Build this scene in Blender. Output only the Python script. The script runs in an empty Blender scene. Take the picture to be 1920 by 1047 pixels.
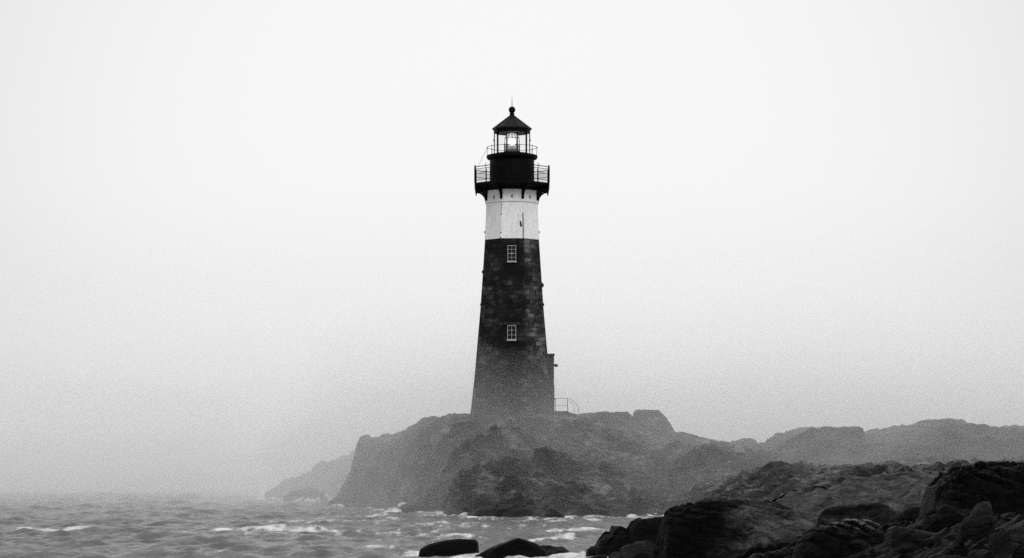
import bpy, bmesh, math
import numpy as np
from math import radians as RAD
from mathutils import Vector

sc = bpy.context.scene
COL = sc.collection
F, CX, HZ, CAMZ = 4400.0, 960.0, 860.0, 4.0      # focal length in photo pixels, centre column, horizon row, eye height
DT = 188.0                                       # distance of the tower's axis
S = DT / F                                       # metres per photo pixel at the tower


def wx(px, d): return (px - CX) * d / F
def wz(py, d): return CAMZ + (HZ - py) * d / F
def zt(py): return wz(py, DT)


# ------------------------------------------------------------------ noise
def _h(ix, iy, iz, seed):
    n = (ix.astype(np.int64) * 374761393 + iy.astype(np.int64) * 668265263 + iz * 1274126177 + seed * 362437) & 0xFFFFFFFF
    n = ((n ^ (n >> 13)) * 1274126177) & 0xFFFFFFFF
    n = ((n ^ (n >> 16)) * 2246822519) & 0xFFFFFFFF
    n = n ^ (n >> 15)
    return (n & 0xFFFFFF) / float(0x1000000)


def vn2(x, y, seed=0):
    ix, iy = np.floor(x), np.floor(y)
    fx, fy = x - ix, y - iy
    fx = fx * fx * fx * (fx * (fx * 6 - 15) + 10)
    fy = fy * fy * fy * (fy * (fy * 6 - 15) + 10)
    a, b = _h(ix, iy, 0, seed), _h(ix + 1, iy, 0, seed)
    c, d = _h(ix, iy + 1, 0, seed), _h(ix + 1, iy + 1, 0, seed)
    return (a + (b - a) * fx) * (1 - fy) + (c + (d - c) * fx) * fy


def fbm(x, y, seed=0, oct=4, gain=0.5):
    s, a, t = 0.0, 1.0, 0.0
    for k in range(oct):
        s = s + a * (vn2(x, y, seed + 17 * k) - 0.5)
        t += a
        a *= gain
        x, y = x * 2.03 + 11.3, y * 2.03 - 7.1
    return s / t * 2


def cells(x, y, seed):
    """nearest jittered cell: (dx, dy, three random numbers, distance to the border)"""
    ix, iy = np.floor(x), np.floor(y)
    f1 = np.full(x.shape, 9.0); f2 = np.full(x.shape, 9.0)
    bx = np.zeros(x.shape); by = np.zeros(x.shape); r1 = np.zeros(x.shape); r2 = np.zeros(x.shape); r3 = np.zeros(x.shape)
    for ox in (-1, 0, 1):
        for oy in (-1, 0, 1):
            cx, cy = ix + ox, iy + oy
            jx = cx + 0.1 + 0.8 * _h(cx, cy, 1, seed); jy = cy + 0.1 + 0.8 * _h(cx, cy, 2, seed)
            dx, dy = x - jx, y - jy
            d = dx * dx + dy * dy
            m = d < f1
            f2 = np.where(m, f1, np.minimum(f2, d))
            f1 = np.where(m, d, f1)
            bx = np.where(m, dx, bx); by = np.where(m, dy, by)
            r1 = np.where(m, _h(cx, cy, 3, seed), r1); r2 = np.where(m, _h(cx, cy, 4, seed), r2); r3 = np.where(m, _h(cx, cy, 5, seed), r3)
    return bx, by, r1, r2, r3, np.sqrt(f2) - np.sqrt(f1)


def ss(a, b, x):
    t = np.clip((x - a) / (b - a), 0, 1)
    return t * t * (3 - 2 * t)


def blocks(x, y, scale, seed, rot=0.5, stretch=1.7, tilt=0.75, step=0.45, crack=0.18):
    """fractured bedrock: tilted slabs with ledges and joints between them"""
    wxx = x + scale * 0.35 * fbm(x / scale * 0.9, y / scale * 0.9, seed + 5, 3)
    wyy = y + scale * 0.35 * fbm(x / scale * 0.9 + 40, y / scale * 0.9, seed + 6, 3)
    c, s = math.cos(rot), math.sin(rot)
    u, v = (c * wxx + s * wyy) / (scale * stretch), (-s * wxx + c * wyy) / scale
    bx, by, r1, r2, r3, e = cells(u, v, seed)
    h = tilt * ((r1 - 0.5) * bx * 1.4 + (r2 - 0.62) * by * 1.6) + step * (r3 - 0.5)
    return scale * (h - crack * (1 - ss(0.0, 0.14, e)))


def rock_relief(x, y, seed, big=5.0, amp=1.0):
    h = 0.0
    sc_, a = big, 0.55
    for k in range(4):
        h = h + a * blocks(x, y, sc_, seed + 31 * k, rot=0.55 + 0.25 * k)
        sc_ *= 0.42
        a *= 0.95
    return amp * (h + 0.06 * big * fbm(x / big * 1.3, y / big * 1.3, seed + 3, 5))


# ------------------------------------------------------------------ mesh helpers
def link(name, me, mat=None, parent=None, smooth=False):
    me.name = name
    o = bpy.data.objects.new(name, me)
    COL.objects.link(o)
    if mat: me.materials.append(mat)
    if parent is not None:
        o.parent = parent
        o.matrix_parent_inverse = parent.matrix_world.inverted()
    if smooth:
        me.polygons.foreach_set('use_smooth', [True] * len(me.polygons))
    return o


def grid_mesh(X, Y, Z, smooth=True, mask=None):
    ny, nx = X.shape
    me = bpy.data.meshes.new('m')
    co = np.stack([X, Y, Z], -1).reshape(-1, 3)
    idx = np.arange(ny * nx).reshape(ny, nx)
    q = np.stack([idx[:-1, :-1], idx[:-1, 1:], idx[1:, 1:], idx[1:, :-1]], -1).reshape(-1, 4)
    if mask is not None:
        q = q[mask.reshape(-1)[q].any(1)]
        used = np.unique(q)
        re = np.full(ny * nx, -1); re[used] = np.arange(len(used))
        q, co = re[q], co[used]
    me.vertices.add(len(co)); me.vertices.foreach_set('co', co.astype(np.float32).ravel())
    me.loops.add(q.size); me.loops.foreach_set('vertex_index', q.astype(np.int32).ravel())
    me.polygons.add(len(q)); me.polygons.foreach_set('loop_start', np.arange(0, q.size, 4, dtype=np.int32))
    me.polygons.foreach_set('use_smooth', np.full(len(q), smooth))
    me.update(calc_edges=True)
    return me


class MB:
    def __init__(self): self.bm = bmesh.new(); self.uv = self.bm.loops.layers.uv.new('UVMap')

    def loft(self, rings, n, rot=0.0, c=(0, 0), cap=True, uv=False):
        """rings: (circumradius, z) going up"""
        L = []
        for r, z in rings:
            L.append([self.bm.verts.new((c[0] + r * math.cos(rot + 2 * math.pi * k / n), c[1] + r * math.sin(rot + 2 * math.pi * k / n), z)) for k in range(n)])
        for i in range(len(L) - 1):
            for k in range(n):
                k2 = (k + 1) % n
                f = self.bm.faces.new((L[i][k], L[i][k2], L[i + 1][k2], L[i + 1][k]))
                if uv:
                    w0 = rings[0][0] * 2 * math.sin(math.pi / n)
                    for lp, (u, zz, rr) in zip(f.loops, ((0, rings[i][1], rings[i][0]), (1, rings[i][1], rings[i][0]), (1, rings[i + 1][1], rings[i + 1][0]), (0, rings[i + 1][1], rings[i + 1][0]))):
                        lp[self.uv].uv = (k * w0 + (u - 0.5) * rr * 2 * math.sin(math.pi / n) + 50, zz)
        if cap:
            self.bm.faces.new(list(reversed(L[0]))); self.bm.faces.new(L[-1])
        return self

    def box(self, x0, x1, y0, y1, z0, z1):
        v = [self.bm.verts.new(p) for p in ((x0, y0, z0), (x1, y0, z0), (x1, y1, z0), (x0, y1, z0), (x0, y0, z1), (x1, y0, z1), (x1, y1, z1), (x0, y1, z1))]
        for f in ((3, 2, 1, 0), (4, 5, 6, 7), (0, 1, 5, 4), (1, 2, 6, 5), (2, 3, 7, 6), (3, 0, 4, 7)):
            self.bm.faces.new([v[i] for i in f])
        return self

    def tube(self, pts, r, n=8, closed=False):
        pts = [Vector(p) for p in pts]
        L = []
        m = len(pts)
        for i, p in enumerate(pts):
            a = pts[(i - 1) % m] if (closed or i > 0) else p
            b = pts[(i + 1) % m] if (closed or i < m - 1) else p
            t = (b - a).normalized()
            up = Vector((0, 0, 1)) if abs(t.z) < 0.9 else Vector((1, 0, 0))
            u = t.cross(up).normalized(); w = t.cross(u).normalized()
            rr = r[i] if isinstance(r, (list, tuple)) else r
            L.append([self.bm.verts.new(p + rr * (math.cos(2 * math.pi * k / n) * u + math.sin(2 * math.pi * k / n) * w)) for k in range(n)])
        for i in range(m if closed else m - 1):
            A, B = L[i], L[(i + 1) % m]
            for k in range(n):
                self.bm.faces.new((A[k], A[(k + 1) % n], B[(k + 1) % n], B[k]))
        if not closed:
            self.bm.faces.new(L[0]); self.bm.faces.new(list(reversed(L[-1])))
        return self

    def plate(self, outline, mapf, th):
        """outline in (r, z), mapf(r, z, side offset) -> point; extruded by th"""
        A = [self.bm.verts.new(mapf(r, z, -th / 2)) for r, z in outline]
        B = [self.bm.verts.new(mapf(r, z, th / 2)) for r, z in outline]
        n = len(outline)
        self.bm.faces.new(A); self.bm.faces.new(list(reversed(B)))
        for i in range(n):
            self.bm.faces.new((A[(i + 1) % n], A[i], B[i], B[(i + 1) % n]))
        return self

    def ball(self, c, r, u=20, v=12, sz=1.0):
        bmesh.ops.create_uvsphere(self.bm, u_segments=u, v_segments=v, radius=r)
        for ve in list(self.bm.verts)[-((v - 1) * u + 2):]:
            ve.co = Vector((ve.co.x + c[0], ve.co.y + c[1], ve.co.z * sz + c[2]))
        return self

    def done(self, name, mat, parent=None, smooth=False):
        bmesh.ops.recalc_face_normals(self.bm, faces=self.bm.faces[:])
        me = bpy.data.meshes.new(name)
        self.bm.to_mesh(me); self.bm.free()
        return link(name, me, mat, parent, smooth)


def tag(o, label=None, cat=None, group=None, kind=None):
    if label: o['label'] = label
    if cat: o['category'] = cat
    if group: o['group'] = group
    if kind: o['kind'] = kind
    return o


# ------------------------------------------------------------------ materials
def grey(v): return (v, v, v, 1.0)


class M:
    """small node-tree writer"""
    def __init__(self, name):
        self.m = bpy.data.materials.new(name); self.m.use_nodes = True
        self.t = self.m.node_tree; self.t.nodes.clear()
        self.out = self.t.nodes.new('ShaderNodeOutputMaterial')

    def n(self, typ, **kw):
        nd = self.t.nodes.new(typ)
        for k, v in kw.items():
            if k.startswith('i_'):
                nd.inputs[k[2:].replace('_', ' ')].default_value = v
            else: setattr(nd, k, v)
        return nd

    def l(self, a, b): self.t.links.new(a, b)

    def noise(self, vec, scale, detail=4, rough=0.55, dist=0.0):
        nd = self.n('ShaderNodeTexNoise', i_Scale=scale, i_Detail=detail, i_Roughness=rough, i_Distortion=dist)
        self.l(vec, nd.inputs['Vector']); return nd.outputs['Fac']

    def ramp(self, fac, stops, interp='LINEAR'):
        nd = self.n('ShaderNodeValToRGB'); r = nd.color_ramp; r.interpolation = interp
        while len(r.elements) < len(stops): r.elements.new(0.5)
        for e, (p, v) in zip(r.elements, stops): e.position = p; e.color = grey(v)
        self.l(fac, nd.inputs['Fac']); return nd.outputs['Color']

    def math(self, op, a, b=None, clamp=False):
        nd = self.n('ShaderNodeMath', operation=op, use_clamp=clamp)
        for i, v in enumerate((a, b)):
            if v is None: continue
            if isinstance(v, (int, float)): nd.inputs[i].default_value = v
            else: self.l(v, nd.inputs[i])
        return nd.outputs[0]

    def mix(self, fac, a, b):
        nd = self.n('ShaderNodeMix', data_type='RGBA')
        for sock, v in ((nd.inputs[0], fac), (nd.inputs[6], a), (nd.inputs[7], b)):
            if isinstance(v, (int, float)): sock.default_value = v if sock == nd.inputs[0] else grey(v)
            else: self.l(v, sock)
        return nd.outputs[2]

    def mapping(self, vec, scale=(1, 1, 1), rot=(0, 0, 0), loc=(0, 0, 0)):
        nd = self.n('ShaderNodeMapping'); nd.inputs['Scale'].default_value = scale; nd.inputs['Rotation'].default_value = rot; nd.inputs['Location'].default_value = loc
        self.l(vec, nd.inputs['Vector']); return nd.outputs[0]

    def pos(self): return self.n('ShaderNodeNewGeometry').outputs['Position']

    def bump(self, h, strength, dist):
        nd = self.n('ShaderNodeBump', i_Strength=strength, i_Distance=dist); self.l(h, nd.inputs['Height']); return nd.outputs[0]

    def pbr(self, col, rough=0.7, normal=None, spec=0.5, metal=0.0):
        p = self.n('ShaderNodeBsdfPrincipled')
        for nm, v in (('Base Color', col), ('Roughness', rough), ('Specular IOR Level', spec), ('Metallic', metal)):
            if isinstance(v, (int, float)): p.inputs[nm].default_value = grey(v) if nm == 'Base Color' else v
            else: self.l(v, p.inputs[nm])
        if normal is not None: self.l(normal, p.inputs['Normal'])
        self.l(p.outputs[0], self.out.inputs['Surface']); return self.m


def rock_mat(name, dark, mid, light, wet_z=None, seed=0.0, rough=0.75, spec=0.3, light_at=0.62, strata=(0.5, 0.3), split_x=None, cap=None):
    k = M(name); p = k.mapping(k.pos(), loc=(seed, seed * 0.7, 0))
    warp = k.n('ShaderNodeVectorMath', operation='ADD')
    nz = k.n('ShaderNodeTexNoise', i_Scale=0.6, i_Detail=3.0); k.l(p, nz.inputs['Vector']); k.l(p, warp.inputs[0])
    k.l(nz.outputs['Color'], warp.inputs[1]); q = warp.outputs[0]
    a = k.noise(q, 0.35, 8, 0.65)
    b = k.noise(k.mapping(q, scale=(0.5, 0.6, 2.4), rot=(strata[0], strata[1], 0)), 1.6, 6, 0.65)
    c = k.noise(p, 7.0, 5, 0.7)
    f = k.math('ADD', k.math('MULTIPLY', a, 0.5), k.math('MULTIPLY', b, 0.35))
    f = k.math('ADD', f, k.math('MULTIPLY', c, 0.15))
    col = k.ramp(f, [(0.34, dark * 0.6), (0.44, dark), (0.51, mid), (light_at, light), (0.74, light * 1.5)])
    vor = k.n('ShaderNodeTexVoronoi', feature='DISTANCE_TO_EDGE', i_Scale=0.8)
    k.l(k.mapping(q, scale=(0.6, 0.8, 2.2), rot=(strata[0], strata[1], 0.3)), vor.inputs['Vector'])
    crack = k.ramp(vor.outputs['Distance'], [(0.0, 1.0), (0.035, 0.0)])
    col = k.mix(k.math('MULTIPLY', crack, 0.35), col, dark * 0.3)
    r = rough
    if cap is not None:                           # speckled paler tone on upward faces above the cap height
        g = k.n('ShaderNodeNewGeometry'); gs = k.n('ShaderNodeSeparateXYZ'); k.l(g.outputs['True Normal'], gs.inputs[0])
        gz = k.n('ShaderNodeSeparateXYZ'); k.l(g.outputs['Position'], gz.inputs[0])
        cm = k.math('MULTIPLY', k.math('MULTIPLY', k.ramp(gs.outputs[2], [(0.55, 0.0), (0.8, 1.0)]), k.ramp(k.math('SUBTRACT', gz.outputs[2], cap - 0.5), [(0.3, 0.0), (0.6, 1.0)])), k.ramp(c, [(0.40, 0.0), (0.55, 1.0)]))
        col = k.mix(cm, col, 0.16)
    if split_x is not None:                         # blends to the plain dark tone towards low x
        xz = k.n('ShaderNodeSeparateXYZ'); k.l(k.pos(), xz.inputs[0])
        dm = k.ramp(k.math('ADD', k.math('MULTIPLY', k.math('SUBTRACT', xz.outputs[0], split_x), 0.35), k.math('MULTIPLY', k.math('SUBTRACT', a, 0.5), 1.2)), [(0.0, 0.0), (0.5, 1.0)])
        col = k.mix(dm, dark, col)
    if wet_z is not None:
        z = k.n('ShaderNodeSeparateXYZ'); k.l(k.pos(), z.inputs[0])
        w = k.ramp(k.math('ADD', k.math('MULTIPLY', k.math('SUBTRACT', z.outputs[2], wet_z), 0.5), k.math('MULTIPLY', b, 0.8)), [(0.2, 1.0), (0.75, 0.0)])
        col = k.mix(w, col, k.mix(0.55, col, dark * 0.35))
        r = k.math('SUBTRACT', rough, k.math('MULTIPLY', w, 0.25))
    hgt = k.math('ADD', k.math('MULTIPLY', b, 0.7), k.math('MULTIPLY', c, 0.3))
    hgt = k.math('SUBTRACT', hgt, k.math('MULTIPLY', crack, 0.12))
    return k.pbr(col, r, k.bump(hgt, 1.0, 0.45), spec)


mat_island = rock_mat('island rock', 0.004, 0.020, 0.15, wet_z=1.2, seed=3.1, light_at=0.61)
mat_shore = rock_mat('shore rock', 0.010, 0.036, 0.12, wet_z=0.8, seed=3.1, light_at=0.62)
mat_hill = rock_mat('hill rock', 0.016, 0.034, 0.075, seed=13.7)
mat_black = rock_mat('black wet rock', 0.001, 0.002, 0.009, seed=7.7, rough=0.5, spec=0.05, light_at=0.70)
mat_slab = rock_mat('banded slab rock', 0.001, 0.008, 0.055, seed=21.3, rough=0.65, spec=0.05, light_at=0.66, strata=(0.4, -0.5))
mat_dome = rock_mat('diagonally banded rock', 0.0015, 0.030, 0.10, seed=24.9, rough=0.7, spec=0.05, light_at=0.60, strata=(0.4, -0.6), split_x=7.2)
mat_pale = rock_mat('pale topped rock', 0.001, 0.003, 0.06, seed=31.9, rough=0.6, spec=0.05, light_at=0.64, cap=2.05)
mat_greyrock = rock_mat('grey slab', 0.03, 0.06, 0.12, seed=41.0)
mat_stonepale = rock_mat('pale stone', 0.10, 0.17, 0.28, seed=51.0)


def shaft_material():
    k = M('dark painted granite courses')
    uv = k.n('ShaderNodeUVMap').outputs[0]
    wob = k.n('ShaderNodeTexNoise', i_Scale=1.3, i_Detail=2.0); k.l(uv, wob.inputs['Vector'])
    w2 = k.n('ShaderNodeVectorMath', operation='SCALE'); w2.inputs['Scale'].default_value = 0.09; k.l(wob.outputs['Color'], w2.inputs[0])
    ad = k.n('ShaderNodeVectorMath', operation='ADD'); k.l(uv, ad.inputs[0]); k.l(w2.outputs[0], ad.inputs[1])
    br = k.n('ShaderNodeTexBrick', offset=0.5, squash=1.0, i_Scale=1.0, i_Mortar_Size=0.022, i_Mortar_Smooth=0.4, i_Brick_Width=0.74, i_Row_Height=0.37, i_Bias=0.0)
    br.inputs['Color1'].default_value = grey(0.0); br.inputs['Color2'].default_value = grey(1.0); br.inputs['Mortar'].default_value = grey(0.5)
    k.l(ad.outputs[0], br.inputs['Vector'])
    p = k.pos(); z = k.n('ShaderNodeSeparateXYZ'); k.l(p, z.inputs[0])
    a = k.noise(p, 0.6, 7, 0.65); c = k.noise(k.mapping(p, scale=(1, 1, 1.5)), 2.6, 8, 0.8)
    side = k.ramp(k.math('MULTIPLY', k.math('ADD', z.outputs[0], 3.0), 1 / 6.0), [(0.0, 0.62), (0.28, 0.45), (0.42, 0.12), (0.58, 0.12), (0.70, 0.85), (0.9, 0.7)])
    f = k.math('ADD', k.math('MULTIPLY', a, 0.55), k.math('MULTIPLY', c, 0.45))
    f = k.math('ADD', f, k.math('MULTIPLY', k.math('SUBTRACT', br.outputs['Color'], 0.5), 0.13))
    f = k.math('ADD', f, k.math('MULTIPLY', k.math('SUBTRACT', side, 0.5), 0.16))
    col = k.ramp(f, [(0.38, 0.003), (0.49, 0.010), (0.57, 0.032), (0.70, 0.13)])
    # lime streaks where the paint has weathered off one face
    st = k.noise(k.mapping(p, scale=(1.6, 1.6, 0.9)), 2.2, 6, 0.75)
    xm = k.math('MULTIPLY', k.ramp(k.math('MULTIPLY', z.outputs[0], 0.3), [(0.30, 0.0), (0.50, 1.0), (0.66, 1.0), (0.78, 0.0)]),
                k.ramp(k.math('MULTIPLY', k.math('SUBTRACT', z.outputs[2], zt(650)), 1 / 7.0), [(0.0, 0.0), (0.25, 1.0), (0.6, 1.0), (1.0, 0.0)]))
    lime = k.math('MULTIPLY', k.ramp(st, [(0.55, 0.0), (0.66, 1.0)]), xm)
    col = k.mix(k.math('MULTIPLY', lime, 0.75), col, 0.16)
    col = k.mix(k.math('MULTIPLY', br.outputs['Fac'], 0.7), col, 0.004)
    h = k.math('SUBTRACT', k.math('ADD', k.math('MULTIPLY', c, 0.5), k.math('MULTIPLY', br.outputs['Color'], 0.4)), br.outputs['Fac'])
    return k.pbr(col, 0.8, k.bump(h, 0.8, 0.06), 0.12)


def white_material(name='weathered white paint', dirt=1.0):
    k = M(name); p = k.pos()
    a = k.noise(p, 9.0, 6, 0.75); b = k.noise(k.mapping(p, scale=(3, 3, 0.6)), 1.5, 5, 0.6); c = k.noise(p, 1.1, 5, 0.6)
    col = k.ramp(b, [(0.25, 0.62), (0.5, 0.76), (0.75, 0.82)])
    pit = k.ramp(a, [(0.37, 1.0), (0.46, 0.0)])
    col = k.mix(k.math('MULTIPLY', pit, 0.55 * dirt), col, 0.16)
    chip = k.math('MULTIPLY', k.ramp(k.noise(p, 4.5, 7, 0.8), [(0.66, 0.0), (0.70, 1.0)]), k.ramp(c, [(0.45, 0.0), (0.6, 1.0)]))
    col = k.mix(k.math('MULTIPLY', chip, 0.6 * dirt), col, 0.12)
    return k.pbr(col, 0.7, k.bump(a, 0.5, 0.03), 0.3)


def iron_material(name, v=0.006, rough=0.55):
    k = M(name); p = k.pos()
    a = k.noise(p, 2.5, 5, 0.6); b = k.noise(p, 14, 4, 0.6)
    col = k.ramp(a, [(0.3, v * 0.6), (0.55, v), (0.75, v * 1.8)])
    return k.pbr(col, rough, k.bump(b, 0.25, 0.02), 0.05)


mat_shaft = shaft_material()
mat_white = white_material()
mat_iron = iron_material('black iron paint', 0.003)
mat_roof = iron_material('roof sheet', 0.016, 0.5)
mat_rail = iron_material('grey rail', 0.10)
mat_porch = rock_mat('porch render', 0.020, 0.030, 0.05, seed=61.0)
k = M('window frame paint'); mat_frame = k.pbr(k.ramp(k.noise(k.pos(), 6.0, 4), [(0.35, 0.22), (0.6, 0.42)]), 0.7, None, 0.2)
k = M('dark pane'); mat_pane = k.pbr(0.004, 0.25, None, 0.15)
k = M('lantern glass')
tr = k.n('ShaderNodeBsdfTransparent'); tr.inputs['Color'].default_value = grey(0.97); gl = k.n('ShaderNodeBsdfGlossy'); gl.inputs['Roughness'].default_value = 0.03
mx = k.n('ShaderNodeMixShader'); mx.inputs[0].default_value = 0.05; k.l(tr.outputs[0], mx.inputs[1]); k.l(gl.outputs[0], mx.inputs[2]); k.l(mx.outputs[0], k.out.inputs['Surface'])
mat_glass = k.m
k = M('ribbed lens glass')
tr = k.n('ShaderNodeBsdfTransparent'); tr.inputs['Color'].default_value = grey(0.75); tl = k.n('ShaderNodeBsdfTranslucent'); tl.inputs['Color'].default_value = grey(0.7)
mx = k.n('ShaderNodeMixShader'); mx.inputs[0].default_value = 0.35; k.l(tr.outputs[0], mx.inputs[1]); k.l(tl.outputs[0], mx.inputs[2]); k.l(mx.outputs[0], k.out.inputs['Surface'])
mat_lens = k.m
k = M('lit lamp'); em = k.n('ShaderNodeEmission'); em.inputs['Color'].default_value = grey(1.0); em.inputs['Strength'].default_value = 17.0; k.l(em.outputs[0], k.out.inputs['Surface']); mat_lamp = k.m


# ------------------------------------------------------------------ terrain
def curve(points, x):
    a = np.array(points, float)
    return np.interp(x, a[:, 0], a[:, 1])


CREST = [(560, 1010), (592, 975), (602, 950), (612, 930), (628, 902), (642, 868), (648, 840), (652, 826), (662, 821), (685, 820), (720, 820), (745, 810), (765, 800), (785, 790), (805, 783), (840, 778), (880, 775), (960, 774), (1040, 774), (1080, 777), (1110, 774),
         (1130, 776), (1178, 778), (1190, 790), (1255, 806), (1268, 811), (1290, 813), (1340, 822), (1375, 826), (1425, 833), (1455, 838), (1500, 846), (1600, 850), (1750, 850), (1930, 840), (2300, 840)]


def crest_depth(px): return curve([(560, 206), (660, 204), (760, 196), (860, 189), (960, 188), (1300, 190), (1500, 185), (2300, 180)], px)
def toe_depth(px): return curve([(560, 196), (640, 191), (700, 185), (760, 177), (830, 168), (880, 158), (960, 157), (1050, 157), (1150, 161), (1240, 158), (1300, 149), (1400, 132), (1500, 120), (2300, 104)], px)
def toe_z(px): return curve([(560, -0.6), (1130, -0.6), (1230, -0.3), (1300, 0.5), (1450, 1.4), (1700, 1.9), (2300, 2.4)], px)


def island_h(X, Y, detail=True):
    px = CX + X * F / DT
    yc, yt, z0 = crest_depth(px), toe_depth(px), toe_z(px)
    ph = px + 5 * fbm(X * 0.5, Y * 0.35, 5, 3)
    zc = CAMZ + (HZ - curve(CREST, ph)) * yc / F
    t = (yc - Y) / (yc - yt)
    wob = 0.16 * fbm(X * 0.16, Y * 0.16, 77, 4)
    tf = np.clip(t + wob * ss(0.1, 0.5, t), 0, None)
    h = np.where(tf < 1, z0 + (zc - z0) * (1 - np.power(np.clip(tf, 0, 1), 1.45 - 0.55 * ss(5, 12, X))), z0 - (tf - 1) * 6)
    back = zc - np.power(np.clip((Y - yc) / 26.0, 0, None), 1.5) * np.maximum(zc + 2, 1.0)
    back = np.where(px > 1250, np.maximum(back, curve([(1250, -2), (1450, 3.0), (1900, 4)], px)), back)
    h = np.where(Y > yc, back, h)
    # flanking low ridge on the seaward side, further off
    px2 = CX + X * F / 236.0
    zr = CAMZ + (HZ - curve([(470, 960), (495, 935), (505, 927), (530, 908), (555, 892), (585, 879), (615, 867), (640, 856), (700, 850), (900, 850), (960, 900)], px2 + 3 * fbm(X * 0.6, Y * 0.3, 8, 3))) * 236.0 / F
    r = zr - np.power(np.abs(Y - 236.0) / np.where(Y < 236, 13.0, 18.0), 1.6) * np.maximum(zr + 0.8, 0.8)
    h = np.maximum(h, r)
    if detail:
        k = 0.35 + ss(0.02, 0.3, np.abs(t)) * 0.65
        jc = (0.85 * X + 0.95 * h + 0.35 * Y + 0.9 * fbm(X * 0.35, Y * 0.25, 19, 4)) / 1.5
        ji = np.floor(jc); jo = jc - ji - 0.2 - 0.6 * _h(ji, ji * 0, 3, 29)
        jw = 0.3 + 1.2 * vn2(X * 0.22, Y * 0.22, 33)
        near_tower = np.exp(-(((X - 0.3) / 4.5) ** 2 + ((Y - DT) / 4.5) ** 2))
        k = k * (1 - 0.85 * near_tower)
        k = k * (0.2 + 0.8 * ss(135, 172, Y)) * (1 - 0.3 * ss(6, 12, X))
        h = h + k * (rock_relief(X, Y, 11, 4.2, 0.95) - 0.42 * jw * np.exp(-(jo / 0.12) ** 2) + 0.45 * (_h(ji, ji * 0, 5, 29) - 0.5)) * np.where(t > 0, 1, 0.7)
        h = h + 0.7 * rock_relief(X, Y, 47, 2.1, 1.0) * (1 - 0.6 * ss(150, 172, Y)) * ss(5, 10, X)
        h = np.where(near_tower > 0.02, h * (1 - near_tower) + near_tower * np.minimum(h, zt(776)), h)
    return h


def hill_h(X, Y):
    px = CX + X * F / 181.0
    zc = CAMZ + (HZ - curve([(1380, 900), (1430, 850), (1455, 836), (1480, 824), (1510, 814), (1540, 809), (1580, 808), (1600, 810), (1620, 813), (1650, 811), (1690, 808), (1720, 800), (1750, 793), (1790, 794), (1840, 800), (1880, 803), (1940, 803), (2100, 790), (2400, 800)], px)) * 181.0 / F
    h = zc - np.power(np.abs(Y - 181) / np.where(Y < 181, 17.0, 60.0), 1.7) * 5.0
    return h + rock_relief(X, Y, 23, 4.5, 0.55) * (0.3 + 0.7 * ss(0, 4, np.abs(Y - 181))) + 0.3 * fbm(X * 0.3, Y * 0.3, 5, 4)


def shore_h(X, Y):
    edge = curve([(20, 6), (60, 5.0), (90, 5.0), (105, 5.2), (130, 8.0), (160, 9.0)], Y)      # water's edge on the left
    s = X - edge
    h = np.where(s > 0, 1.35 * (1 - np.exp(-np.clip(s, 0, None) / 3.0)), s * 0.8)
    h = h + 0.05 * np.clip(X - 8, 0, None) + 0.9 * ss(95, 60, Y) * ss(9, 14, X) - 0.2
    return h + rock_relief(X, Y, 41, 2.6, 0.75) * np.clip(0.4 + s * 0.3, 0.3, 1)


def axis(a, b, st): return np.arange(a, b + st * 0.5, st)


# island
X, Y = np.meshgrid(axis(-36, 50, 0.26), axis(148, 262, 0.34))
Z = island_h(X, Y)
me = grid_mesh(X, Y, Z, False, Z > -1.5)
tag(link('headland_terrain', me, mat_island), 'rocky headland sloping into the sea below the lighthouse', None, None, 'structure')
# ground running from the headland to the near shore
X, Y = np.meshgrid(axis(2, 62, 0.22), axis(88, 149.2, 0.26))
Zs = np.maximum(island_h(X, Y), shore_h(X, Y) - 4.0 * ss(102, 113, Y)) - 0.12 * ss(147.6, 148.2, Y)
me = grid_mesh(X, Y, Zs, False, Zs > -1.2)
tag(link('shore_terrain', me, mat_shore), 'broken rock shore in the middle distance', None, None, 'structure')
X, Y = np.meshgrid(axis(2, 34, 0.12), axis(34, 89, 0.16))
Zn = shore_h(X, Y) - 0.1 * ss(87.6, 88.2, Y)
me = grid_mesh(X, Y, Zn, False, Zn > -1.2)
tag(link('near_shore_terrain', me, mat_black), 'dark wet rock ground of the near shore', None, None, 'structure')
# hill behind
X, Y = np.meshgrid(axis(14, 75, 0.26), axis(160, 245, 0.36))
Zh = hill_h(X, Y)
tag(link('hill_terrain', grid_mesh(X, Y, Zh, False, Zh > -1.0), mat_hill), 'low rocky hill fading into the fog', None, None, 'structure')


# ------------------------------------------------------------------ rocks that are things
ROCKS = []


def facet(X, V, Y, Z, seed, n, keep):
    rg = np.random.default_rng(seed)
    gy, gx = np.gradient(Z)
    hgt = Z.max() - Z.min()
    dx = X[0, 1] - X[0, 0]; out = Z.copy()
    dyv = np.gradient(Y, axis=0)
    for _ in range(n):
        i = int(rg.uniform(0.05, 0.85) * (Z.shape[0] - 1)); j = int(rg.uniform(0.05, 0.95) * (Z.shape[1] - 1))
        a, b = gx[i, j] / dx * rg.uniform(0.6, 1.2), gy[i, j] / dyv[i, j] * rg.uniform(0.6, 1.2)
        out = np.minimum(out, Z[i, j] + a * (X - X[i, j]) + b * (Y - Y[i, j]) + rg.uniform(-0.02, 0.05) * hgt)
    return np.maximum(out, Z - keep * hgt * (0.6 + 0.8 * fbm(X * 0.7, Y * 0.7, seed + 2, 3)))


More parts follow.
